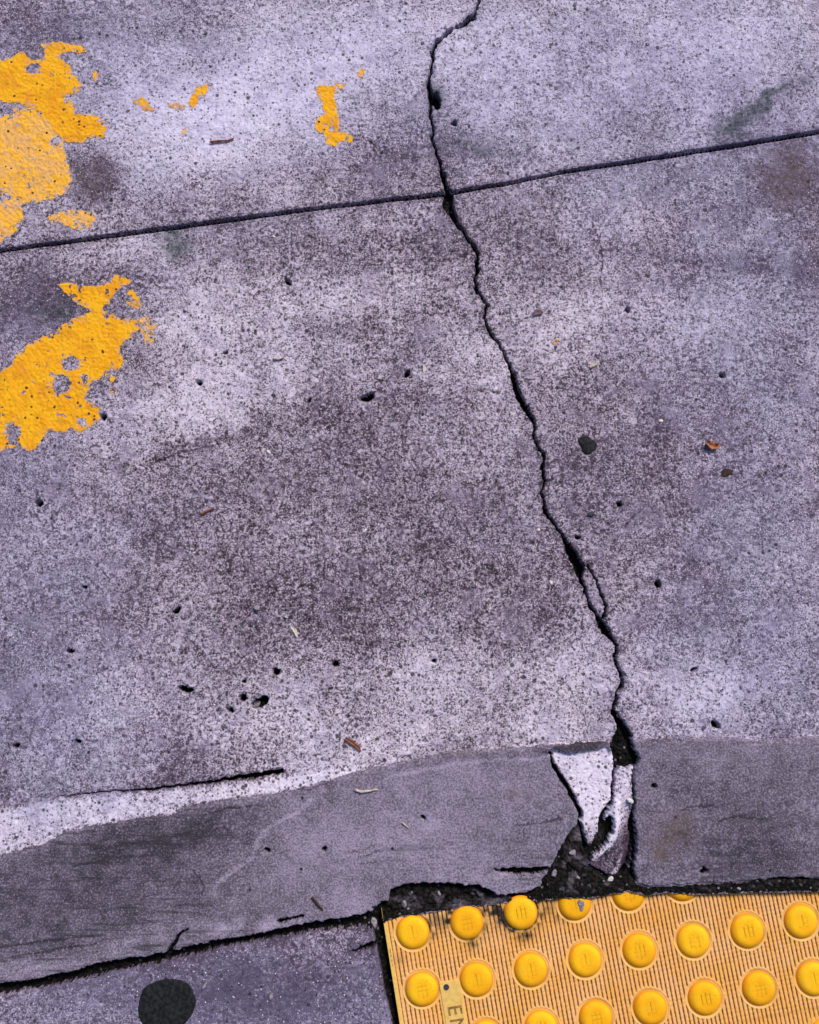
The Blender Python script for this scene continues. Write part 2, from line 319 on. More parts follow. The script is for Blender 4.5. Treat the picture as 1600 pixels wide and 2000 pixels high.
MTONES = [(330,1640,320,55,-12,-.62),(150,1800,260,60,-10,-.3),(120,1760,200,70,-10,-.38),(450,1680,90,60,0,-.1),(600,1650,200,90,-15,.18),(820,1600,260,100,0,.22),(900,1475,110,14,-6,-.35),(1120,1455,70,10,-4,-.55),(1000,1580,60,40,0,-.1),(1420,1600,220,120,0,-.34),(1350,1480,120,40,0,.05),(1500,1690,150,40,0,-.3),
 (430,1810,32,12,-15,.9),(522,1806,26,13,-30,1.0),(640,1790,60,10,-10,.35),(700,1760,50,14,0,.3),(250,1850,120,20,-10,.2),(60,1900,60,16,-15,.5),(1290,1445,60,10,0,-.3),(1440,1650,120,60,0,-.1),(1000,1720,60,9,0,.3),(760,1660,120,60,0,.1)]
MOSS = [(345,485,26,18,0,1.0),(330,465,30,12,-20,.4),(915,293,55,10,8,.55),(1490,208,80,12,-36,.9),(1420,245,36,12,-30,.55),(853,193,12,22,-8,.9),(130,600,55,26,-8,.4),(1250,1000,10,5,0,.2)]
RUST = [(1305,1615,30,22,-10,.55),(1293,1655,26,20,20,.5),(1430,1140,12,8,0,.4),(1018,1550,16,14,0,.5),(180,350,45,45,0,.45),(1540,345,60,60,0,.6),(1275,265,35,16,0,.3),(255,640,20,30,0,.2),(905,1475,22,14,0,.3)]

# lavender tint with softer grain round the borders, mauve towards the middle
HUES = [(300,150,520,220,0,.8),(1300,150,500,230,0,.9),(1480,600,200,300,0,.7),(1480,1250,220,300,0,.8),(60,1150,200,330,0,.7),(100,1450,240,150,0,.5),(400,1950,500,120,0,1.1),(60,600,120,120,0,.4)]

# ------------------------------------------------------------------ the pavement: one graded sheet of points, cut into concrete, mortar and dirt
def axis(lo, hi, st):
    core = np.arange(lo, hi+st/2, st); out = []; d = st
    x = 0.0
    while x < 25: d *= 1.14; x += d; out.append(x)
    out = np.array(out)
    return np.concatenate([lo-out[::-1], core, hi+out])
CORE = (-.535, .535, -.62, .80); STEP = .00085
gx = axis(CORE[0], CORE[1], STEP); gy = axis(CORE[2], CORE[3], STEP)
WX, WY = np.meshgrid(gx, gy)                              # rows follow y
PX, PY = survey(WX, WY)
nyy, nxx = WX.shape
NX, NY = WX/.00057+800, 1000-WY/.00057                  # the same ground in steps of 0.57 mm
OUT = np.hypot(np.maximum(np.maximum(CORE[0]-WX, WX-CORE[1]), 0), np.maximum(np.maximum(CORE[2]-WY, WY-CORE[3]), 0)); FADE = np.exp(-OUT/.12)
wob = lambda s, a, sd_: a*vn(NX, NY, s, sd_)*FADE
UX = PX+wob(13, 1.9, 1)+wob(5.5, 1.7, 2)+wob(2.6, .9, 15); UY = PY+wob(13, 1.9, 3)+wob(5.5, 1.7, 4)+wob(2.6, .9, 16)     # ragged edges
VX = PX+wob(40, .8, 5)+wob(7, .35, 6); VY = PY+wob(40, .8, 7)+wob(7, .35, 8)          # sawn edges
def win(P, m):
    xs = [p[0] for p in P]; ys = [p[1] for p in P]
    wx, wy = ground([min(xs)-m, max(xs)+m, min(xs)-m, max(xs)+m], [min(ys)-m, min(ys)-m, max(ys)+m, max(ys)+m])
    i0, i1 = np.searchsorted(gx, [wx.min(), wx.max()]); j0, j1 = np.searchsorted(gy, [wy.min(), wy.max()])
    return slice(max(j0-1, 0), j1+1), slice(max(i0-1, 0), i1+1)
def line_field(F, P, X, Y, m=30):
    for a, b in zip(P[:-1], P[1:]):
        k = win([a, b], m); d, t = segd(X[k], Y[k], a, b)
        F[k] = np.minimum(F[k], d-(a[2]+(b[2]-a[2])*t)/2)
def poly_field(F, P, X, Y, m=30):
    k = win(P, m); F[k] = np.minimum(F[k], sdpoly(X[k], Y[k], P))
def far(): return np.full(WX.shape, 60.0)
def blobs(L, ox=0, oy=0):
    F = np.zeros(WX.shape)
    for x, y, rx, ry, a, amp in L:
        k = win([(x, y)], 2.6*max(rx, ry)); ca, sa = math.cos(math.radians(a)), math.sin(math.radians(a))
        dx, dy = QX[k]-x, QY[k]-y
        u = (dx*ca+dy*sa)/rx; v = (-dx*sa+dy*ca)/ry
        F[k] += amp*np.exp(-(u*u+v*v)*.9)
    return F
QX = PX+wob(60, 16, 11)+wob(22, 7, 12); QY = PY+wob(60, 14, 13)+wob(22, 7, 14)
f_cr = far()
for P in [[(x, y, w_*(.84 if w_ < 13 else .95)) for x, y, w_ in L_] for L_ in [CRACK, BRANCH]]+WEDGE_CRACKS: line_field(f_cr, P, UX, UY)
f_ja = far(); line_field(f_ja, JOINT_A, VX, VY)
f_jb = far()
for P in (JOINT_B, JOINT_B2, JOINT_B3, SIDE_BLOB): line_field(f_jb, P, UX, UY, 50)
line_field(f_jb, PANEL_GAP, VX, VY, 50)
f_bl = far(); line_field(f_bl, BAND_LINE, UX, UY)
f_vo = far()
for P in VOIDS: poly_field(f_vo, P, UX, UY)
poly_field(f_vo, SLOT, UX, UY)
f_pit = far()
for x, y, rx, ry, a, dpt in PITS:
    k = win([(x, y)], 40); ca, sa = math.cos(math.radians(a)), math.sin(math.radians(a))
    dx, dy = UX[k]-x, UY[k]-y
    f_pit[k] = np.minimum(f_pit[k], (np.hypot((dx*ca+dy*sa)/rx, (-dx*sa+dy*ca)/ry)-1)*min(rx, ry))
f_we = far(); poly_field(f_we, WEDGE, UX, UY)
f_pa = far(); f_pa[win(PANEL, 40)] = sdpoly(VX[win(PANEL, 40)], VY[win(PANEL, 40)], PANEL)
f_wb = far(); poly_field(f_wb, WHITE_BAND, UX, UY, 60)
mort_poly = MORTAR_TOP+MORTAR_BOT
f_mo = far(); kk = win([(-500,1350),(2200,1350),(-500,2100),(2200,2100)], 0)
mo = inpoly(UX, UY, mort_poly)
f_mo[kk] = np.minimum(sdpoly(UX[kk], UY[kk], mort_poly), 60)
mo &= ~(f_we < 0)
f_open = np.minimum.reduce([f_cr, f_ja, f_jb, f_bl+1, f_vo])          # everything filled with dirt
opening = np.minimum(f_open, f_pit)
tone = 1.05*blobs(TONES)+.25*fbm(NX, NY, 170, 20, 3)*np.exp(-OUT/.5)+(.30*fbm(NX, NY, 55, 21, 4, .7)+.30*fbm(NX, NY, 17, 22, 3, .7))*FADE+.10
tone += sm(f_wb, 6, -8)*(.8-.45*np.clip(tone, -.6, 1)+.35*fbm(NX, NY, 14, 64, 3, .7))
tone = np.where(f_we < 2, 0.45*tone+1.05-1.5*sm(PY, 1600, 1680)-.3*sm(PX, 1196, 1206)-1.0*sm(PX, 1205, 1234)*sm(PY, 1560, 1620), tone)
tone -= sm(f_open, 12, 0)*.25*(f_we > 3)*(f_wb > 3)
HAIR = [[(1166,455,1),(1172,480,2),(1176,515,2.4),(1172,550,1.5)],[(640,120,1),(655,96,1.6),(664,70,1)],[(1262,985,1),(1236,1010,1.6),(1222,1030,1)],[(300,905,1),(360,880,2),(430,868,1)]]
f_ha = far()
for P in HAIR: line_field(f_ha, P, UX, UY)
tone -= .9*sm(f_ha, 1.6, -.6)
low = PY > np.interp(PX, [p[0] for p in JOINT_B], [p[1] for p in JOINT_B])
mtone = blobs(MTONES)+.22*fbm(NX, NY, 120, 30, 3)+.26*fbm(NX, NY, 34, 31, 3, .7)+.2*fbm(NX, NY, 12, 32, 2)*FADE-.14
mtone += .55*np.exp(-(np.minimum(np.abs(f_mo+22+6*vn(NX, NY, 60, 33)), 60)/3.0)**2)*(PX > 760)*(PX < 1080)*(f_mo < 0)
# pale ridge curving across the left half of the mortar
RIDGE = [(420,1728,4),(450,1705,4),(490,1680,5),(505,1640,5),(530,1612,6),(575,1590,5),(610,1560,4)]
FLAP = [(1060,1470),(1085,1458),(1109,1451),(1135,1446),(1165,1445),(1186,1449),(1190,1457),(1150,1466),(1118,1471),(1075,1469)]
f_fl = far(); poly_field(f_fl, FLAP, UX, UY); mtone -= .75*sm(f_fl, 2, -2)
LIGHT = [[(1205,1570,6),(1205,1605,6),(1198,1638,6),(1180,1662,6),(1163,1676,4)],[(1219,1664,3),(1210,1688,4),(1200,1708,3)]]
f_li = far()
for P in LIGHT: line_field(f_li, P, UX, UY)
tone = np.where(f_we < 2, tone+1.15*sm(f_li, 7, -2), tone)
MARKS = [[(700,1672,1),(722,1667,3),(742,1660,1.5)],[(690,1662,1),(730,1650,2.2),(748,1648,1)],[(1000,1612,.5),(1060,1604,2),(1095,1597,4)],[(705,1688,1),(735,1682,2.4)],[(540,1535,2),(600,1542,3),(640,1530,2)],
 [(400,1590,1),(450,1578,3),(520,1572,1)],[(180,1660,1),(260,1645,3),(330,1640,1)],[(150,1690,2),(210,1676,4),(300,1668,1)],[(0,1850,3),(90,1838,5),(180,1826,2)],[(20,1870,2),(120,1850,3),(190,1842,1)],[(1400,1600,1),(1440,1592,4),(1500,1600,1)],[(380,1700,1),(400,1730,3),(395,1745,1)],[(1330,1580,1),(1370,1572,3),(1400,1574,1)],[(960,1720,1),(1000,1716,2),(1050,1712,1)]]
f_mk = far()
for P in MARKS: line_field(f_mk, P, UX, UY)
mtone -= .75*sm(f_mk, 2.2, -1.5)
f_ri = far(); line_field(f_ri, RIDGE, UX, UY); mtone += .6*sm(f_ri, 5, -2)
streak = np.clip(sm(PX, 620, 300)+.7*blobs([(1080,1690,160,40,-5,1),(740,1670,80,30,-8,.8),(820,1665,90,30,-5,.5)])+.5*sm(PX, 1240, 1300), 0, 1)
mott = .8+.7*fbm(NX, NY, 12, 65, 3, .75)
moss = np.clip(blobs(MOSS)*mott*1.2, 0, 1); rust = np.clip(blobs(RUST)*mott*1.2, 0, 1)
hue = np.clip(blobs(HUES)+.25*fbm(NX, NY, 120, 60, 2), 0, 1)
PORES = [(640,1330,260,110,-5,.8),(700,600,260,120,0,.5),(1100,660,100,60,0,.6),(560,1450,160,50,0,.5),(520,480,220,60,-10,.3),(1000,560,80,100,0,.4),(1050,1350,120,70,0,.4)]
pore = np.clip(blobs(PORES)+.30+.35*fbm(NX, NY, 70, 62, 3)+.8*sm(f_wb, 10, -4)+.5*sm(f_we, 4, -4), 0, 1)
# heights (metres)
Z = (.0010*fbm(NX, NY, 260, 40, 2)+.00045*fbm(NX, NY, 14, 41, 2)+.0004*vn(NX, NY, 4.4, 42))*FADE
Zm = .0008*fbm(NX, NY, 160, 45, 3)+.00025*fbm(NX, NY, 9, 46, 2)+.0006*streak*fbm(NX*.12, NY+.155*NX, 7, 47, 2)*FADE
lift = .0022*sm(-f_mo, 0, 9)+.0045*sm(PX, 980, 1240)*sm(PY, 1500, 1690)
Z = np.where(mo, Zm+lift, Z)
Z += np.where(f_we < 0, .0035*sm(f_li, 12, -2)-.0012-.0035*sm(PY, 1590, 1700)-.006*sm(PX, 1200, 1236)*sm(PY, 1550, 1620), 0)
Z -= .0022*np.where((~mo) & (f_wb < 8), sm(f_wb, -8, 8)*0, 0)
chip = .0006*sm(np.minimum(opening, 9)+np.where(f_ja < 12, 1.5, 2*vn(NX, NY, 9, 63)), 4, 0)
Z -= chip
depth = .012*sm(opening, .4, -1.7)
fill = .006*fbm(NX, NY, 16, 50, 3)+.0022*vn(NX, NY, 5, 51)
# rubble heaped against the tactile panel
heap = sm(PY-np.interp(PX, [740,900,1100,1250,1600], [1745,1745,1700,1700,1690]), -30, 25)*(f_vo < 0)*(PX > 720)
wide = sm(f_vo, -4, -16)
Z = np.where(opening < 1.0, Z-depth+np.where(f_vo < -3, wide*(.003+.6*fill), .25*fill*sm(opening, -1, -4)), Z)
lip = np.interp(PX, [740,1056,1072,1600,1900], [-.0016,-.0014,.0038,.0048,.0048])
near = sm(f_pa, np.interp(PX, [740,1056,1072], [10,14,34]), np.interp(PX, [740,1056,1072], [3,5,20]))*(PX > 740)*(PY < 1820)*(f_vo < 3)
Z = Z*(1-near)+near*(lip+.0008*vn(NX, NY, 7, 52))
dtone = np.clip(.45*sm(fbm(NX, NY, 20, 55, 3), .2, .5)*wide*sm(PY, 1600, 1640)+.8*blobs([(1146,1640,14,9,-40,.9),(1134,1672,18,7,20,.8),(1160,1696,16,6,25,.6),(1115,1690,14,6,-50,.4),(792,1762,18,9,0,.8),(892,1762,16,9,0,1),(960,1763,26,6,-8,1),(1215,1650,14,26,15,.6)])*(f_vo < 0), 0, .9)
# classes of the cells
cen = lambda A: .25*(A[:-1, :-1]+A[1:, :-1]+A[:-1, 1:]+A[1:, 1:])
c_dirt = (cen(f_open) < -1.0) | (cen(f_pit) < -1.2)
c_pan = (cen(f_pa) < 0)
c_mor = cen(mo.astype(float)) > .5
I = np.arange(nyy*nxx).reshape(nyy, nxx)
QUADS = np.stack([I[:-1, :-1], I[:-1, 1:], I[1:, 1:], I[1:, :-1]], -1)
V = np.stack([WX, WY, Z], -1).reshape(-1, 3)
A_con = {'pore': pore.ravel(), 'hue': hue.ravel(), 'tone': tone.ravel(), 'moss': moss.ravel(), 'rust': rust.ravel()}
A_mor = {'tone': mtone.ravel(), 'moss': moss.ravel(), 'rust': rust.ravel(), 'streak': streak.ravel()}
A_dir = {'tone': dtone.ravel()}
# concrete slabs: above joint A, between joint A and the mortar, below joint B
ja_y = np.interp(PX, [p[0] for p in JOINT_A], [p[1] for p in JOINT_A])
cx, cy = cen(PX), cen(PY)
c_up = cen(PY-ja_y) < 0; c_low = cen(low.astype(float)) > .5
plain = ~c_dirt & ~c_pan & ~c_mor
for sel in (plain & c_up, plain & ~c_up & ~c_low, plain & c_low & ~c_up):
    v, q, a = compact(V, QUADS[sel], A_con)
    tag(link('pavement', mesh_np('pavement', v, q, a), M_CON), 'grey speckled concrete slab of the pavement', kind='structure')
v, q, a = compact(V, QUADS[c_mor & ~c_dirt & ~c_pan], A_mor)
tag(link('mortar_strip', mesh_np('mortar_strip', v, q, a), M_MOR), 'smooth trowelled mortar strip between slab and tactile panel', kind='structure')
v, q, a = compact(V, QUADS[c_dirt & ~c_pan], A_dir)
tag(link('dirt', mesh_np('dirt', v, q, a), M_DIRT), 'black dirt and rubble filling the crack, joints and holes', kind='stuff')
gm = mesh_np('ground', np.array([(-60, -60, -.06), (60, -60, -.06), (60, 60, -.06), (-60, 60, -.06)], float), np.array([[0, 1, 2, 3]]))
tag(link('ground', gm, M_DIRT), 'dark soil under the slabs', kind='structure')

def height(x, y):
    x = np.asarray(x, float); y = np.asarray(y, float)
    i = np.clip(np.searchsorted(gx, x)-1, 0, nxx-2); j = np.clip(np.searchsorted(gy, y)-1, 0, nyy-2)
    fx = (x-gx[i])/(gx[i+1]-gx[i]); fy = (y-gy[j])/(gy[j+1]-gy[j])
    return (Z[j, i]*(1-fx)+Z[j, i+1]*fx)*(1-fy)+(Z[j+1, i]*(1-fx)+Z[j+1, i+1]*fx)*fy

# ------------------------------------------------------------------ yellow paint left on the concrete
def paint(label, polys, holes=(), worn=False, wear=.0, group='yellow paint patches on the concrete', rag=1.0):
    xs = [p[0] for P in polys for p in P]; ys = [p[1] for P in polys for p in P]
    wx, wy = ground([min(xs)-8, max(xs)+8, min(xs)-8, max(xs)+8], [min(ys)-8, min(ys)-8, max(ys)+8, max(ys)+8])
    st = .0006
    ax = np.arange(wx.min(), wx.max(), st); ay = np.arange(wy.min(), wy.max(), st)
    X, Y = np.meshgrid(ax, ay); px, py = survey(X, Y)
    ux = px+rag*(3*vn(px, py, 17, 3)+2.2*vn(px, py, 6, 4)); uy = py+rag*(3*vn(px, py, 17, 5)+2.2*vn(px, py, 6, 6))
    F = np.full(X.shape, 1e3)
    for P in polys: F = np.minimum(F, sdpoly(ux, uy, P))
    for x, y, rx, ry in holes: F = np.maximum(F, (1-np.hypot((ux-x)/rx, (uy-y)/ry))*min(rx, ry))
    n = fbm(px, py, 9, 9, 3); n2 = fbm(px, py, 30, 10, 2)
    edge = np.clip(1+F/22, 0, 1)
    pit = (n+.45*n2) > (.70-wear-.30*edge)
    keep = (F < 0) & ~pit
    # never over an open crack
    jj = np.clip(np.searchsorted(gy, Y)-1, 0, nyy-1); ii = np.clip(np.searchsorted(gx, X)-1, 0, nxx-1)
    keep &= opening[jj, ii] > 1.5
    kc = (keep[:-1, :-1].astype(int)+keep[1:, :-1]+keep[:-1, 1:]+keep[1:, 1:]) >= 2
    zz = height(X, Y)+.00028+(.00008 if not worn else 0)
    body = .50+np.clip(-F/11, 0, 1)*(.135-wear*.5)+.045*fbm(px, py, 40, 19, 3)
    J = np.arange(X.size).reshape(X.shape)
    q = np.stack([J[:-1, :-1], J[:-1, 1:], J[1:, 1:], J[1:, :-1]], -1)[kc]
    if not len(q): return
    v, q, a = compact(np.stack([X, Y, zz], -1).reshape(-1, 3), q, {'body': body.ravel()})
    ox, oy = v[:, 0].mean(), v[:, 1].mean(); v = v-[ox, oy, 0]
    o = link('paint_patch', mesh_np('paint_patch', v, q, a), M_WORN if worn else M_PAINT); o.location = (ox, oy, 0)
    tag(o, label, 'paint patch', group)
P1 = [(-120,150),(-60,130),(0,120),(45,103),(70,117),(90,115),(78,90),(105,80),(135,90),(162,90),(167,103),(135,103),(120,110),(135,132),(155,155),(165,170),(150,185),(125,188),(145,205),(150,220),(175,224),(200,230),(207,245),(202,270),(175,272),(140,280),(120,270),(100,250),(88,225),(60,212),(40,200),(0,200),(-60,205),(-120,215)]
paint('large bright yellow paint patch above the joint at the left edge, with a hooked top', [P1], [(66,133,12,9)])
P1B = [(-120,232),(-40,210),(0,206),(20,214),(45,206),(70,212),(96,222),(112,250),(124,272),(128,300),(136,322),(140,352),(128,378),(100,392),(60,396),(45,404),(52,428),(36,452),(10,468),(0,474),(-60,486),(-120,496)]
paint('faded worn orange paint patch at the left edge, just above the straight joint', [P1B], [(14,216,16,8),(70,402,26,7),(2,386,8,7),(112,276,8,10)], True, .085)
paint('oblong yellow paint scrap beside the faded patch, just above the joint', [[(92,424),(110,414),(150,412),(182,415),(190,430),(180,444),(150,446),(120,436),(96,434)]], (), True, .14)
paint('small bright yellow paint fleck right of the hooked patch', [[(262,196),(275,190),(288,198),(300,212),(298,220),(282,215),(268,205)]], (), False, .0)
paint('thin faint yellow paint smear between two small flecks', [[(326,202),(345,204),(364,206),(362,215),(345,214),(330,210)]], (), True, .12)
paint('hook shaped small yellow paint fleck beside a dark mark', [[(368,192),(378,180),(395,168),(414,166),(412,178),(404,190),(388,193),(380,212),(370,208)]], (), False, .06)
paint('bent yellow paint strip standing alone left of the long crack', [[(612,175),(630,166),(655,163),(674,166),(668,178),(652,186),(656,200),(658,216),(664,238),(668,252),(688,268),(684,280),(666,278),(650,286),(638,282),(630,262),(616,250),(616,234),(632,224),(630,206),(622,190)]], [(648,251,5,6)], False, .0)
paint('tiny yellow paint speck above the bent strip', [[(700,136),(708,130),(714,137),(712,150),(704,148)]], (), False, .1)
paint('tiny yellow paint speck beneath the hook shaped fleck', [[(354,256),(361,250),(365,262),(358,270)]], (), True, .1)
paint('small yellow paint dash near the tip of the hooked patch', [[(178,140),(188,136),(193,152),(188,160),(181,152)]], (), False, .06)
P2 = [(-120,762),(-60,744),(0,727),(25,709),(28,694),(53,675),(72,662),(103,650),(131,631),(156,622),(175,609),(162,597),(147,590),(131,572),(112,559),(134,551),(162,559),(184,559),(215,550),(225,534),(237,540),(256,544),(259,553),(237,558),(231,569),(216,587),(212,603),(225,616),(237,628),(266,623),(270,644),(250,662),(234,675),(231,690),(244,709),(237,716),(219,722),(200,737),(187,747),(172,756),(169,775),(175,787),(197,797),(194,819),(178,834),(156,847),(137,837),(125,844),(103,837),(81,856),(69,878),(47,878),(34,872),(16,878),(0,881),(-60,890),(-120,880)]
paint('large ragged yellow paint patch below the joint, pierced by round holes', [P2], [(138,709,17,16),(120,752,20,19),(166,740,5,9),(26,850,13,18),(164,825,8,8),(208,619,4,5),(185,765,10,14)])
paint('crumbling ring of yellow paint crumbs right of the ragged patch top', [[(244,570),(262,566),(272,584),(276,596),(268,606),(252,596),(246,584),(258,590),(262,580)]], (), False, .1)
paint('lacy pale yellow paint remains at the right tip of the ragged patch', [[(270,624),(288,618),(302,630),(308,642),(296,660),(298,672),(288,676),(280,660),(272,648)]], (), True, .34)
paint('thin yellow paint curl below the lacy remains', [[(200,738),(215,728),(226,736),(220,748),(232,762),(222,768),(208,758)]], (), False, .22)
paint('single yellow paint dot right of the long crack', [[(1078,660),(1085,656),(1092,660),(1092,670),(1086,674),(1080,668)]], (), False, .04)

# ------------------------------------------------------------------ tactile panel with truncated domes
OX, OY, ANG, PITCH = -1.81e-05, -.359949, .1694771, .06
PZ = -.0025                                                # top of the ribs
panel = bpy.data.objects.new('tactile_paving_panel', None); sc.collection.objects.link(panel)
panel.location = (OX, OY, PZ); panel.rotation_euler = (0, 0, ANG)
tag(panel, 'yellow tactile paving panel of raised domes set in the lower right of the pavement', 'tactile paving')
# local frame: u to the right, v downwards in the photograph = local -y
us = np.arange(-.030, .5701, .00042)
vs = np.concatenate([np.arange(-.030, .150, .0009), np.arange(.150, .571, .004)])
Ug, Vg = np.meshgrid(us, vs)
per = PITCH/13
ph = np.abs(((Ug/per) % 1)-.5)*2                           # 0 at groove, 1 on rib
ribm = sm(ph, .16, .44)
iu = np.round(Ug/PITCH); iv = np.round(Vg/PITCH)
rr = np.hypot(Ug-iu*PITCH, Vg-iv*PITCH)
ring = sm(rr, .0222, .0208)
cross = .25*sm(np.abs(((Vg/per) % 1)-.5)*2, .25, .05)
ribm = ribm-cross*(ribm > .5)
flat = np.clip(ring+sm(Ug, -.0250, -.0262), 0, 1)
stripm = sm(np.abs(Ug-.0302), .0125, .0115)*sm(Vg, .0555, .0575)
flat = np.clip(flat+stripm, 0, 1)
rib = np.maximum(ribm, flat)
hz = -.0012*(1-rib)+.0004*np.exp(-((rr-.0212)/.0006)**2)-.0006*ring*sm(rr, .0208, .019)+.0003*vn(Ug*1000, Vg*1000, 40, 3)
dirt_p = np.zeros_like(Ug)
for u, v, r, a in ((.016,-.008,.012,.9),(.060-.019,-.002,.009,.9),(.078,-.006,.008,1),(.062,.017,.007,.5),(.101,.0,.010,1),(.108,.014,.009,1),(.122,.021,.008,.9),(.139,-.006,.009,.8),(.162,.012,.008,.5),(.205,-.008,.009,.7),(.09,-.012,.012,.8),(.146,-.01,.02,.7),(.060,.020,.009,1),(.045,-.010,.009,1),(.076,.010,.008,1),(.104,.008,.01,1),(.135,.010,.009,1),(.118,.019,.008,1),(.020,.006,.006,.8),(.118,.024,.006,.9),(.098,-.012,.01,.9),(.185,-.004,.008,.9),(.042,.006,.006,.6),(-.02,.025,.006,.5),(.029,-.012,.01,.4)):
    dirt_p += a*np.exp(-(np.hypot(Ug-u, Vg-v)/r)**2)
dirt_p = np.clip(dirt_p*.8*(.7+.6*vn(Ug*1000, Vg*1000, 5, 8)), 0, 1)
dirt_p = np.clip(dirt_p+.5*np.exp(-((rr-.0186)/.0009)**2)*sm(vn(Ug*1000, Vg*1000, 14, 21), -.3, .6)+.35*(1-rib)*sm(vn(Ug*1000, Vg*1000, 60, 14)-Ug*3, -.2, .5), 0, 1)
rimm = np.clip(sm(Ug, -.0250, -.0262)+sm(rr, .0222, .021)*sm(rr, .0192, .0202)*.65+stripm, 0, 1)
pv = np.stack([Ug, -Vg, hz], -1).reshape(-1, 3); J = np.arange(Ug.size).reshape(Ug.shape)
pq = np.stack([J[:-1, :-1], J[1:, :-1], J[1:, 1:], J[:-1, 1:]], -1).reshape(-1, 4)
# skirt down to the bedding, so that the plate has its thickness
def skirt(loop, base, V):
    n = len(loop); low_ = V[loop].copy(); low_[:, 2] = -.006
    Vn = np.concatenate([V, low_]); a = np.asarray(loop); b = base+np.arange(n)
    return Vn, np.stack([a[:-1], b[:-1], b[1:], a[1:]], -1)
loop = list(J[:, 0])+list(J[-1, 1:])
pv2, sq = skirt(loop, len(pv), pv)
ext = lambda A: np.concatenate([A.ravel(), A.ravel()[loop]])
bx = OX+math.cos(ANG)*pv[:, 0]-math.sin(ANG)*pv[:, 1]; by = OY+math.sin(ANG)*pv[:, 0]+math.cos(ANG)*pv[:, 1]
spx, spy = survey(bx, by)
brk = spy < np.interp(spx, [p[0] for p in PANEL[:16]], [p[1] for p in PANEL[:16]])-3-2*np.abs(vn(spx, spy, 12, 5))
pq = pq[~brk[pq].any(1)]                                   # the upper edge is broken away under the rubble
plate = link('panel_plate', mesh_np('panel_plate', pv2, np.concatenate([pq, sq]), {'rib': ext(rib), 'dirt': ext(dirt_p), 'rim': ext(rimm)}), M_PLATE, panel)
plate['label'] = 'dusty tan plate with fine ribs and a smooth ring round each dome'
# one dome
def dome_mesh(seed):
    n = 57; e = np.linspace(-1, 1, n); A, B = np.meshgrid(e, e)
    # square -> disc
    U = A*np.sqrt(1-B*B/2); W = B*np.sqrt(1-A*A/2); r = np.hypot(U, W)
    Rb = .0182; x = U*Rb; y = W*Rb
    zz = .0052*np.clip(1-np.clip((r-.5)/.5, 0, 1)**2.7, 0, 1)-.0004*np.clip(r/.42, 0, 1)**2*0
    sx = sm(np.abs(((x/per+.5) % 1)-.5)*2, .34, .08)*sm(r, .50, .36)*(.55+.6*vn(x*1000, y*1000, 6, seed))
    sy = .5*sm(np.abs(((y/per+.5) % 1)-.5)*2, .28, .05)*sm(r, .44, .34)*(.5+.8*vn(x*1000, y*1000, 5, seed+1))
    s = np.clip(np.maximum(sx, sy), 0, 1)
    zz = zz-.0004*s-.0004
    d = sm(r, .86, 1.0)*.8  # mask of the flank shading painted orange at the foot of the dome
    K = np.arange(n*n).reshape(n, n)
    q = np.stack([K[:-1, :-1], K[:-1, 1:], K[1:, 1:], K[1:, :-1]], -1).reshape(-1, 4)
    me = mesh_np('dome', np.stack([x, y, zz], -1).reshape(-1, 3), q, {'scratch': s.ravel(), 'dirt': d.ravel()})
    me.materials.append(M_DOME); return me
DM = [dome_mesh(k) for k in range(5)]
random.seed(4)
first = None
for j in range(10):
    for i in range(10):
        if j == 0 and i > 5: continue                      # buried under the mortar
        if first is None: o = link('dome', DM[0], None, panel); first = o
        else:
            o = first.copy(); o.data = DM[random.randrange(5)]; sc.collection.objects.link(o); o.parent = panel
        o.location = (i*PITCH, -j*PITCH, 0)
        if (i, j) == (3, 0):
            # chipped flake of mortar stuck on the dome
            th = np.linspace(0, 2*math.pi, 15)[:-1]; rr_ = 1+.22*np.sin(3*th+.6)+.12*np.sin(5*th)
            def ds(x, y): return .0052*np.clip(1-np.clip((np.hypot(x, y)/.0182-.5)/.5, 0, 1)**2.7, 0, 1)
            vv = []
            for f, dz in ((1, .0001), (.8, .0009), (.45, .0012)):
                X_ = .0058+.0034*f*rr_*np.cos(th); Y_ = -.0015+.0062*f*rr_*np.sin(th); vv += [(a_, b_, ds(a_, b_)+dz-.0004) for a_, b_ in zip(X_, Y_)]
            n = 14; ff = [(k*n+p, k*n+(p+1) % n, (k+1)*n+(p+1) % n, (k+1)*n+p) for k in range(2) for p in range(n)]+[tuple(range(2*n, 3*n))]
            me = bpy.data.meshes.new('mortar_flake'); me.from_pydata(vv, [], ff); me.update()
            fl = link('mortar_flake', me, M_MOR, o); fl['label'] = 'grey mortar flake stuck on this dome'
            o['label'] = 'dome with a grey mortar flake stuck on it'
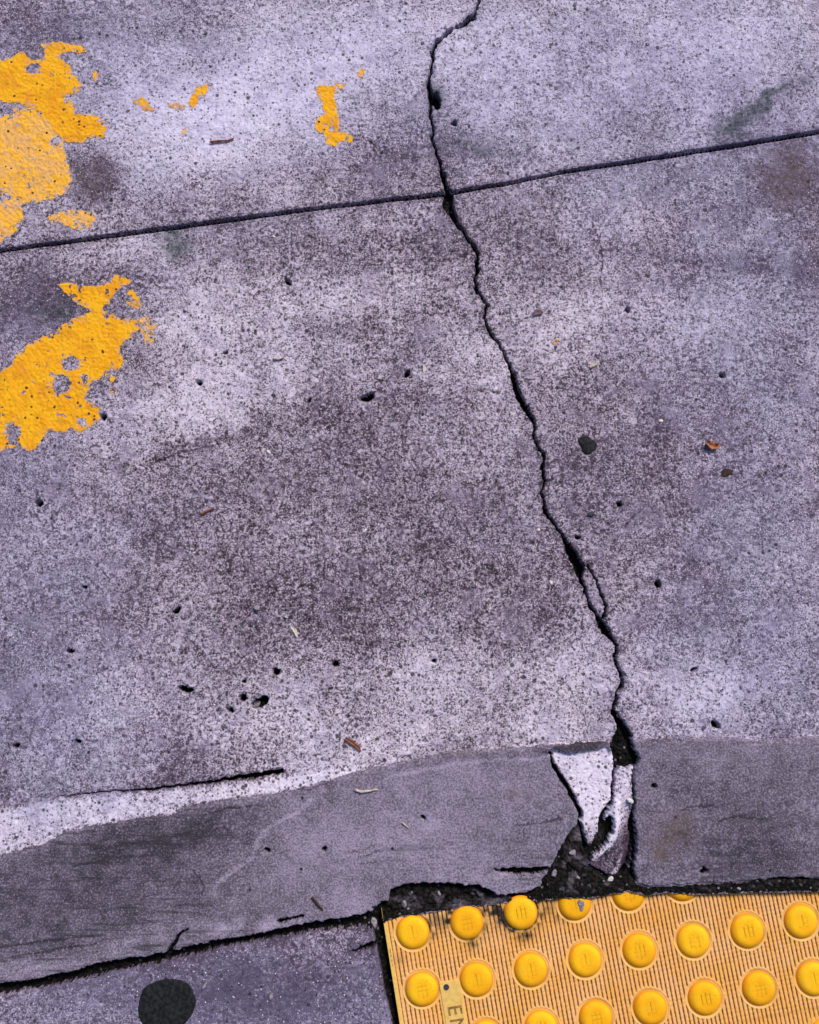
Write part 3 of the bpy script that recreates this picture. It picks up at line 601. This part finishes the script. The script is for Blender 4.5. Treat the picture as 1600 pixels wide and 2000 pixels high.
# moulded name strip
def box_bev(name, x0, x1, y0, y1, z0, z1, mat, parent, bev=.0006):
    import bmesh
    bm = bmesh.new(); bmesh.ops.create_cube(bm, size=1)
    for v_ in bm.verts: v_.co = Vector((x0+(v_.co.x+.5)*(x1-x0), y0+(v_.co.y+.5)*(y1-y0), z0+(v_.co.z+.5)*(z1-z0)))
    bmesh.ops.bevel(bm, geom=bm.edges[:], offset=bev, segments=2, affect='EDGES')
    me = bpy.data.meshes.new(name); bm.to_mesh(me); bm.free(); return link(name, me, mat, parent)
strip = box_bev('name_strip', .0190, .0414, -.150, -.0565, -.002, .0009, M_CREAM, panel)
strip['label'] = 'smooth cream strip with small moulded letters between two domes'
import bmesh
def letter(txt, u, v, size, rot):
    cu = bpy.data.curves.new('t', 'FONT'); cu.body = txt; cu.size = size; cu.extrude = .0003; cu.align_x = 'CENTER'; cu.align_y = 'CENTER'
    to = bpy.data.objects.new('t', cu); sc.collection.objects.link(to); bpy.context.view_layer.update()
    me = bpy.data.meshes.new_from_object(to.evaluated_get(bpy.context.evaluated_depsgraph_get()))
    bpy.data.objects.remove(to)
    me.transform(Matrix.Translation((u, -v, .0011)) @ Matrix.Rotation(rot, 4, 'Z'))
    return link('lettering', me, M_LETTER, strip)
letter('E', .0308, .0865, .022, -math.pi/2); letter('N', .0308, .1030, .022, -math.pi/2)
bm = bmesh.new(); bmesh.ops.create_cone(bm, cap_ends=True, segments=20, radius1=.0033, radius2=.0028, depth=.0012)
me = bpy.data.meshes.new('rivet'); bm.to_mesh(me); bm.free()
rv = link('rivet', me, M_SLATE, strip); rv.location = (.0262, -.0620, .0012)

# ------------------------------------------------------------------ small litter
def place(o, px, py, lift_=0.0, rot=0.0):
    x, y = ground(px, py); o.location = (float(x), float(y), float(height(x, y))+lift_); o.rotation_euler = (0, 0, rot)
def strip_leaf(label, cat, pts, wid, mat, name='leaf_shred', curl=.35, thick=.0004):
    """a curled dry shred along surveyed points"""
    gxs, gys = ground([p[0] for p in pts], [p[1] for p in pts]); P = np.stack([gxs, gys], -1)
    t = np.linspace(0, 1, len(P)); T = np.linspace(0, 1, 15)
    X = np.interp(T, t, P[:, 0]); Y = np.interp(T, t, P[:, 1])
    k = np.ones(5)/5
    Xs = np.convolve(np.pad(X, 2, 'edge'), k, 'valid'); Ys = np.convolve(np.pad(Y, 2, 'edge'), k, 'valid')
    c = np.array([Xs.mean(), Ys.mean()]); base = float(np.max(height(Xs, Ys)))
    tx, ty = np.gradient(Xs), np.gradient(Ys); L = np.hypot(tx, ty)+1e-9; nx_, ny_ = -ty/L, tx/L
    m_per = .00057*wid
    prof = np.interp(T, [0, .12, .5, .8, 1], [.25, .75, 1, .8, .15])*m_per/2*(1+.18*np.sin(T*19))
    vv = []; cols = 5
    for s in (1, 0):
        for i in range(15):
            for j in range(cols):
                e = (j/(cols-1)-.5)*2
                z = .0006+s*thick+curl*m_per*(e*e)*.5+.0009*abs(math.sin(T[i]*5))*curl
                vv.append((Xs[i]+nx_[i]*e*prof[i]-c[0], Ys[i]+ny_[i]*e*prof[i]-c[1], z))
    n = 15*cols; ff = []
    for i in range(14):
        for j in range(cols-1):
            a = i*cols+j; ff.append((a, a+1, a+cols+1, a+cols)); ff.append((n+a, n+a+cols, n+a+cols+1, n+a+1))
    rim = [j for j in range(cols)]+[i*cols+cols-1 for i in range(1, 15)]+[14*cols+j for j in range(cols-2, -1, -1)]+[i*cols for i in range(13, 0, -1)]
    for a, b in zip(rim, rim[1:]+rim[:1]): ff.append((a, n+a, n+b, b))
    me = bpy.data.meshes.new(name); me.from_pydata(vv, [], ff); me.update()
    for p in me.polygons: p.use_smooth = True
    o = link(name, me, mat); o.location = (c[0], c[1], base); return tag(o, label, cat)
def tube(label, cat, pts, wid, mat, name='twig'):
    gxs, gys = ground([p[0] for p in pts], [p[1] for p in pts])
    T = np.linspace(0, 1, 13); t = np.linspace(0, 1, len(pts))
    X = np.interp(T, t, gxs); Y = np.interp(T, t, gys); r0 = .00057*wid/2
    cx_, cy_ = X.mean(), Y.mean(); base = float(np.max(height(X, Y)))
    tx, ty = np.gradient(X), np.gradient(Y); L = np.hypot(tx, ty)+1e-9
    vv = []; n = 8
    for i in range(13):
        r = r0*(1-.45*T[i])*(1+.12*math.sin(T[i]*23))*(.55 if i in (0, 12) else 1)
        for k in range(n):
            a = 2*math.pi*k/n
            vv.append((X[i]-cx_-ty[i]/L[i]*math.cos(a)*r, Y[i]-cy_+tx[i]/L[i]*math.cos(a)*r, r0+math.sin(a)*r+.0004*math.sin(T[i]*4)))
    ff = [(i*n+k, i*n+(k+1) % n, (i+1)*n+(k+1) % n, (i+1)*n+k) for i in range(12) for k in range(n)]+[tuple(range(n))[::-1], tuple(range(12*n, 13*n))]
    me = bpy.data.meshes.new(name); me.from_pydata(vv, [], ff); me.update()
    for p in me.polygons: p.use_smooth = True
    o = link(name, me, mat); o.location = (cx_, cy_, base); return tag(o, label, cat)
def pebble(label, px, py, sx, sy, rot, mat, seed, name='pebble', cat='pebble', hz_=.7, group=None, sink=.25, ang=0.28):
    rg = np.random.default_rng(seed); bm = bmesh.new(); bmesh.ops.create_icosphere(bm, subdivisions=3, radius=1)
    pl = rg.normal(size=(9, 3)); pl /= np.linalg.norm(pl, axis=1)[:, None]; dd = rg.uniform(1-ang*1.6, 1-.1, 9)
    for v_ in bm.verts:
        c = np.array(v_.co)
        for p_, d_ in zip(pl, dd):
            k = c @ p_
            if k > d_: c = c-p_*(k-d_)*.9
        v_.co = c*(1+.05*math.sin(c[0]*7+seed)*math.cos(c[1]*6))
    s = .00057*.5
    for v_ in bm.verts: v_.co.x *= sx*s; v_.co.y *= sy*s; v_.co.z *= hz_*min(sx, sy)*s
    me = bpy.data.meshes.new(name); bm.to_mesh(me); bm.free()
    o = link(name, me, mat); place(o, px, py, hz_*min(sx, sy)*s*(1-sink), math.radians(-rot)); return tag(o, label, cat, group)
def flat_blob(label, px, py, rx, ry, rot, seed, mat, name='gum_spot', cat='gum spot', h=.0014, rag=.1, shape=None):
    rg = np.random.default_rng(seed); n = 96; th = np.linspace(0, 2*math.pi, n+1)[:-1]
    r = 1+sum(rag/k*np.sin(k*th+rg.uniform(0, 6.3)) for k in range(2, 9))+sum(rag*.10*np.sin(k*th+rg.uniform(0, 6.3))/math.sqrt(k) for k in range(9, 24))
    if shape: r = np.interp(th, np.linspace(0, 2*math.pi, len(shape)+1), list(shape)+[shape[0]])*(1+.03*np.sin(9*th))
    gx0, gy0 = ground(px, py); ca, sa = math.cos(math.radians(-rot)), math.sin(math.radians(-rot)); vv = []; s = .00057
    rings = ((1.02, -.0012), (1.0, .25*h), (.93, .7*h), (.8, .95*h), (.5, h), (.2, h))
    for f, z in rings:
        for a, q_ in zip(th, r):
            x = f*q_*rx*s*math.cos(a); y = f*q_*ry*s*math.sin(a); X = x*ca-y*sa; Y = x*sa+y*ca
            vv.append((X, Y, float(height(gx0+X, gy0+Y))+z+.0002*math.sin(X*900)*math.cos(Y*800)))
    ff = [(k*n+p, k*n+(p+1) % n, (k+1)*n+(p+1) % n, (k+1)*n+p) for k in range(len(rings)-1) for p in range(n)]+[tuple(range((len(rings)-1)*n, len(rings)*n))]
    me = bpy.data.meshes.new(name); me.from_pydata(vv, [], ff); me.update()
    for p in me.polygons: p.use_smooth = True
    o = link(name, me, mat); o.location = (float(gx0), float(gy0), 0); return tag(o, label, cat)
flat_blob('large round black gum stain on the lower slab, cut by the frame', 325, 1963, 55, 48, -12, 3, M_GUM, rag=.055, h=.0009)
flat_blob('small ragged black gum spot right of the long crack', 1147, 868, 20, 17, 15, 5, M_GUM, shape=(1.0, 1.02, .8, .95, 1.05, 1.1, .95, .75, .8, 1.25, 1.15, .95))
flat_blob('dark brown stain of trodden leaf below the orange leaf bit', 1420, 923, 13, 8, 0, 9, M_DARKW, 'leaf_scrap', 'leaf scrap', .0008, .25)
strip_leaf('white curved sliver shaped like a tiny bone, left of centre', 'leaf shred', [(569,1224),(575,1230),(579,1236),(581,1246)], 7, M_BONE)
strip_leaf('rust brown curled leaf shred on the speckled slab just above the mortar', 'leaf shred', [(673,1440),(684,1447),(697,1456),(707,1468)], 8, M_BROWN, curl=.6)
tube('pale bent straw stalk lying on the mortar strip', 'stalk', [(694,1541),(706,1545),(722,1543),(739,1540)], 6, M_STRAW, 'straw_stalk')
tube('tiny pale twig lying aslant in the middle of the mortar', 'twig', [(786,1605),(792,1610),(799,1617)], 4, M_STRAW)
tube('reddish twig on the dark left part of the middle slab', 'twig', [(394,1005),(404,999),(419,992)], 5, M_BROWN)
tube('pale straw stalk lying on the bleached concrete right of the ragged yellow patch', 'stalk', [(533,700),(544,702),(556,698)], 5, M_STRAW, 'straw_stalk')
tube('thin brown twig on the upper slab below the yellow flecks', 'twig', [(410,279),(428,277),(446,276),(458,271)], 5, M_BROWN)
strip_leaf('white upright sliver above the centre of the slab', 'leaf shred', [(827,713),(829,720),(828,729)], 5, M_BONE, 'leaf_shred', .2)
strip_leaf('pale straw chip slanting beneath the single yellow dot', 'leaf shred', [(1151,718),(1160,712),(1171,707)], 8, M_STRAW, 'leaf_shred', .25)
strip_leaf('orange curled leaf bit on the right side of the slab', 'leaf shred', [(1379,862),(1386,872),(1397,873),(1404,868)], 14, M_ORANGE, 'leaf_shred', .8)
strip_leaf('mauve flat leaf flake right of the crack', 'leaf shred', [(1040,616),(1050,610),(1062,612)], 12, M_PURP, 'leaf_shred', .2)
tube('dark thin twig lying on the lower slab edge near the wide joint', 'twig', [(610,1750),(625,1768),(632,1776)], 5, M_DARKW)
pebble('pinkish pebble with a dark shadow, left of the bone shaped sliver', 502, 1187, 13, 11, 20, M_STONE, 1, hz_=1.0)
pebble('white chip against the left side of the crack', 967, 761, 11, 9, -30, M_WSTONE, 2)
pebble('white seed like chip left of the crack fork', 1076, 1138, 10, 6, 60, M_WSTONE, 3)
pebble('white crumb above the crack fork', 1052, 1035, 7, 7, 10, M_WSTONE, 4)
pebble('dark slate triangle chip right of the crack', 1154, 1004, 16, 11, -20, M_SLATE, 6, hz_=.35)
pebble('pale round pebble on the right edge of the broken wedge', 1231, 1564, 14, 11, 35, M_WSTONE, 7, hz_=.9)
pebble('pale stone in the black rubble at the foot of the slanting edge', 1084, 1710, 10, 18, 30, M_STONE, 8)
pebble('cream stone in the black rubble at the foot of the forked pale wedge', 1192, 1717, 9, 16, 40, M_WSTONE, 9)
pebble('grey stone where the wide joint meets the panel corner', 730, 1812, 13, 24, -10, M_STONE, 10)
pebble('pale speck stone just below the straight joint', 535, 462, 7, 6, 0, M_WSTONE, 11)
pebble('white chip on the left dark slab area', 525, 883, 10, 6, 40, M_WSTONE, 12)
pebble('white chip near the centre of the slab', 713, 1036, 12, 6, -40, M_WSTONE, 13)
pebble('pale pebble near the right of the slab above the orange leaf', 1290, 822, 11, 7, 0, M_WSTONE, 14)
pebble('pale pebble on the lower slab just right of the black gum stain', 400, 1925, 7, 14, 30, M_STONE, 15)
pebble('small grey stone on the lower slab midway between gum stain and panel', 531, 1945, 8, 14, 20, M_STONE, 16)
pebble('light stone lying in the largest dark hollow above the mortar', 498, 1376, 14, 17, 35, M_STONE, 17, hz_=.4)
rub = [(1120,1668,18,12),(1145,1690,14,9),(1098,1735,13,9),(1165,1700,12,9),(1150,1728,10,8),(1210,1735,11,8),(1130,1715,9,7),(1185,1665,12,10),(800,1750,12,8),(858,1748,10,7),(892,1764,22,11),(925,1752,9,7),(790,1768,20,10),(1500,1724,13,7),(1560,1725,10,7),(1440,1733,9,6)]
for k, (x, y, a, b) in enumerate(rub):
    pebble('dark rubble stone lying in the black dirt along the panel edge', x, y, a, b, k*37 % 90, M_SLATE if k % 3 else M_STONE, 30+k, 'rubble_stone', 'rubble', .7, 'rubble stones in the dirt along the panel', .35, .35)
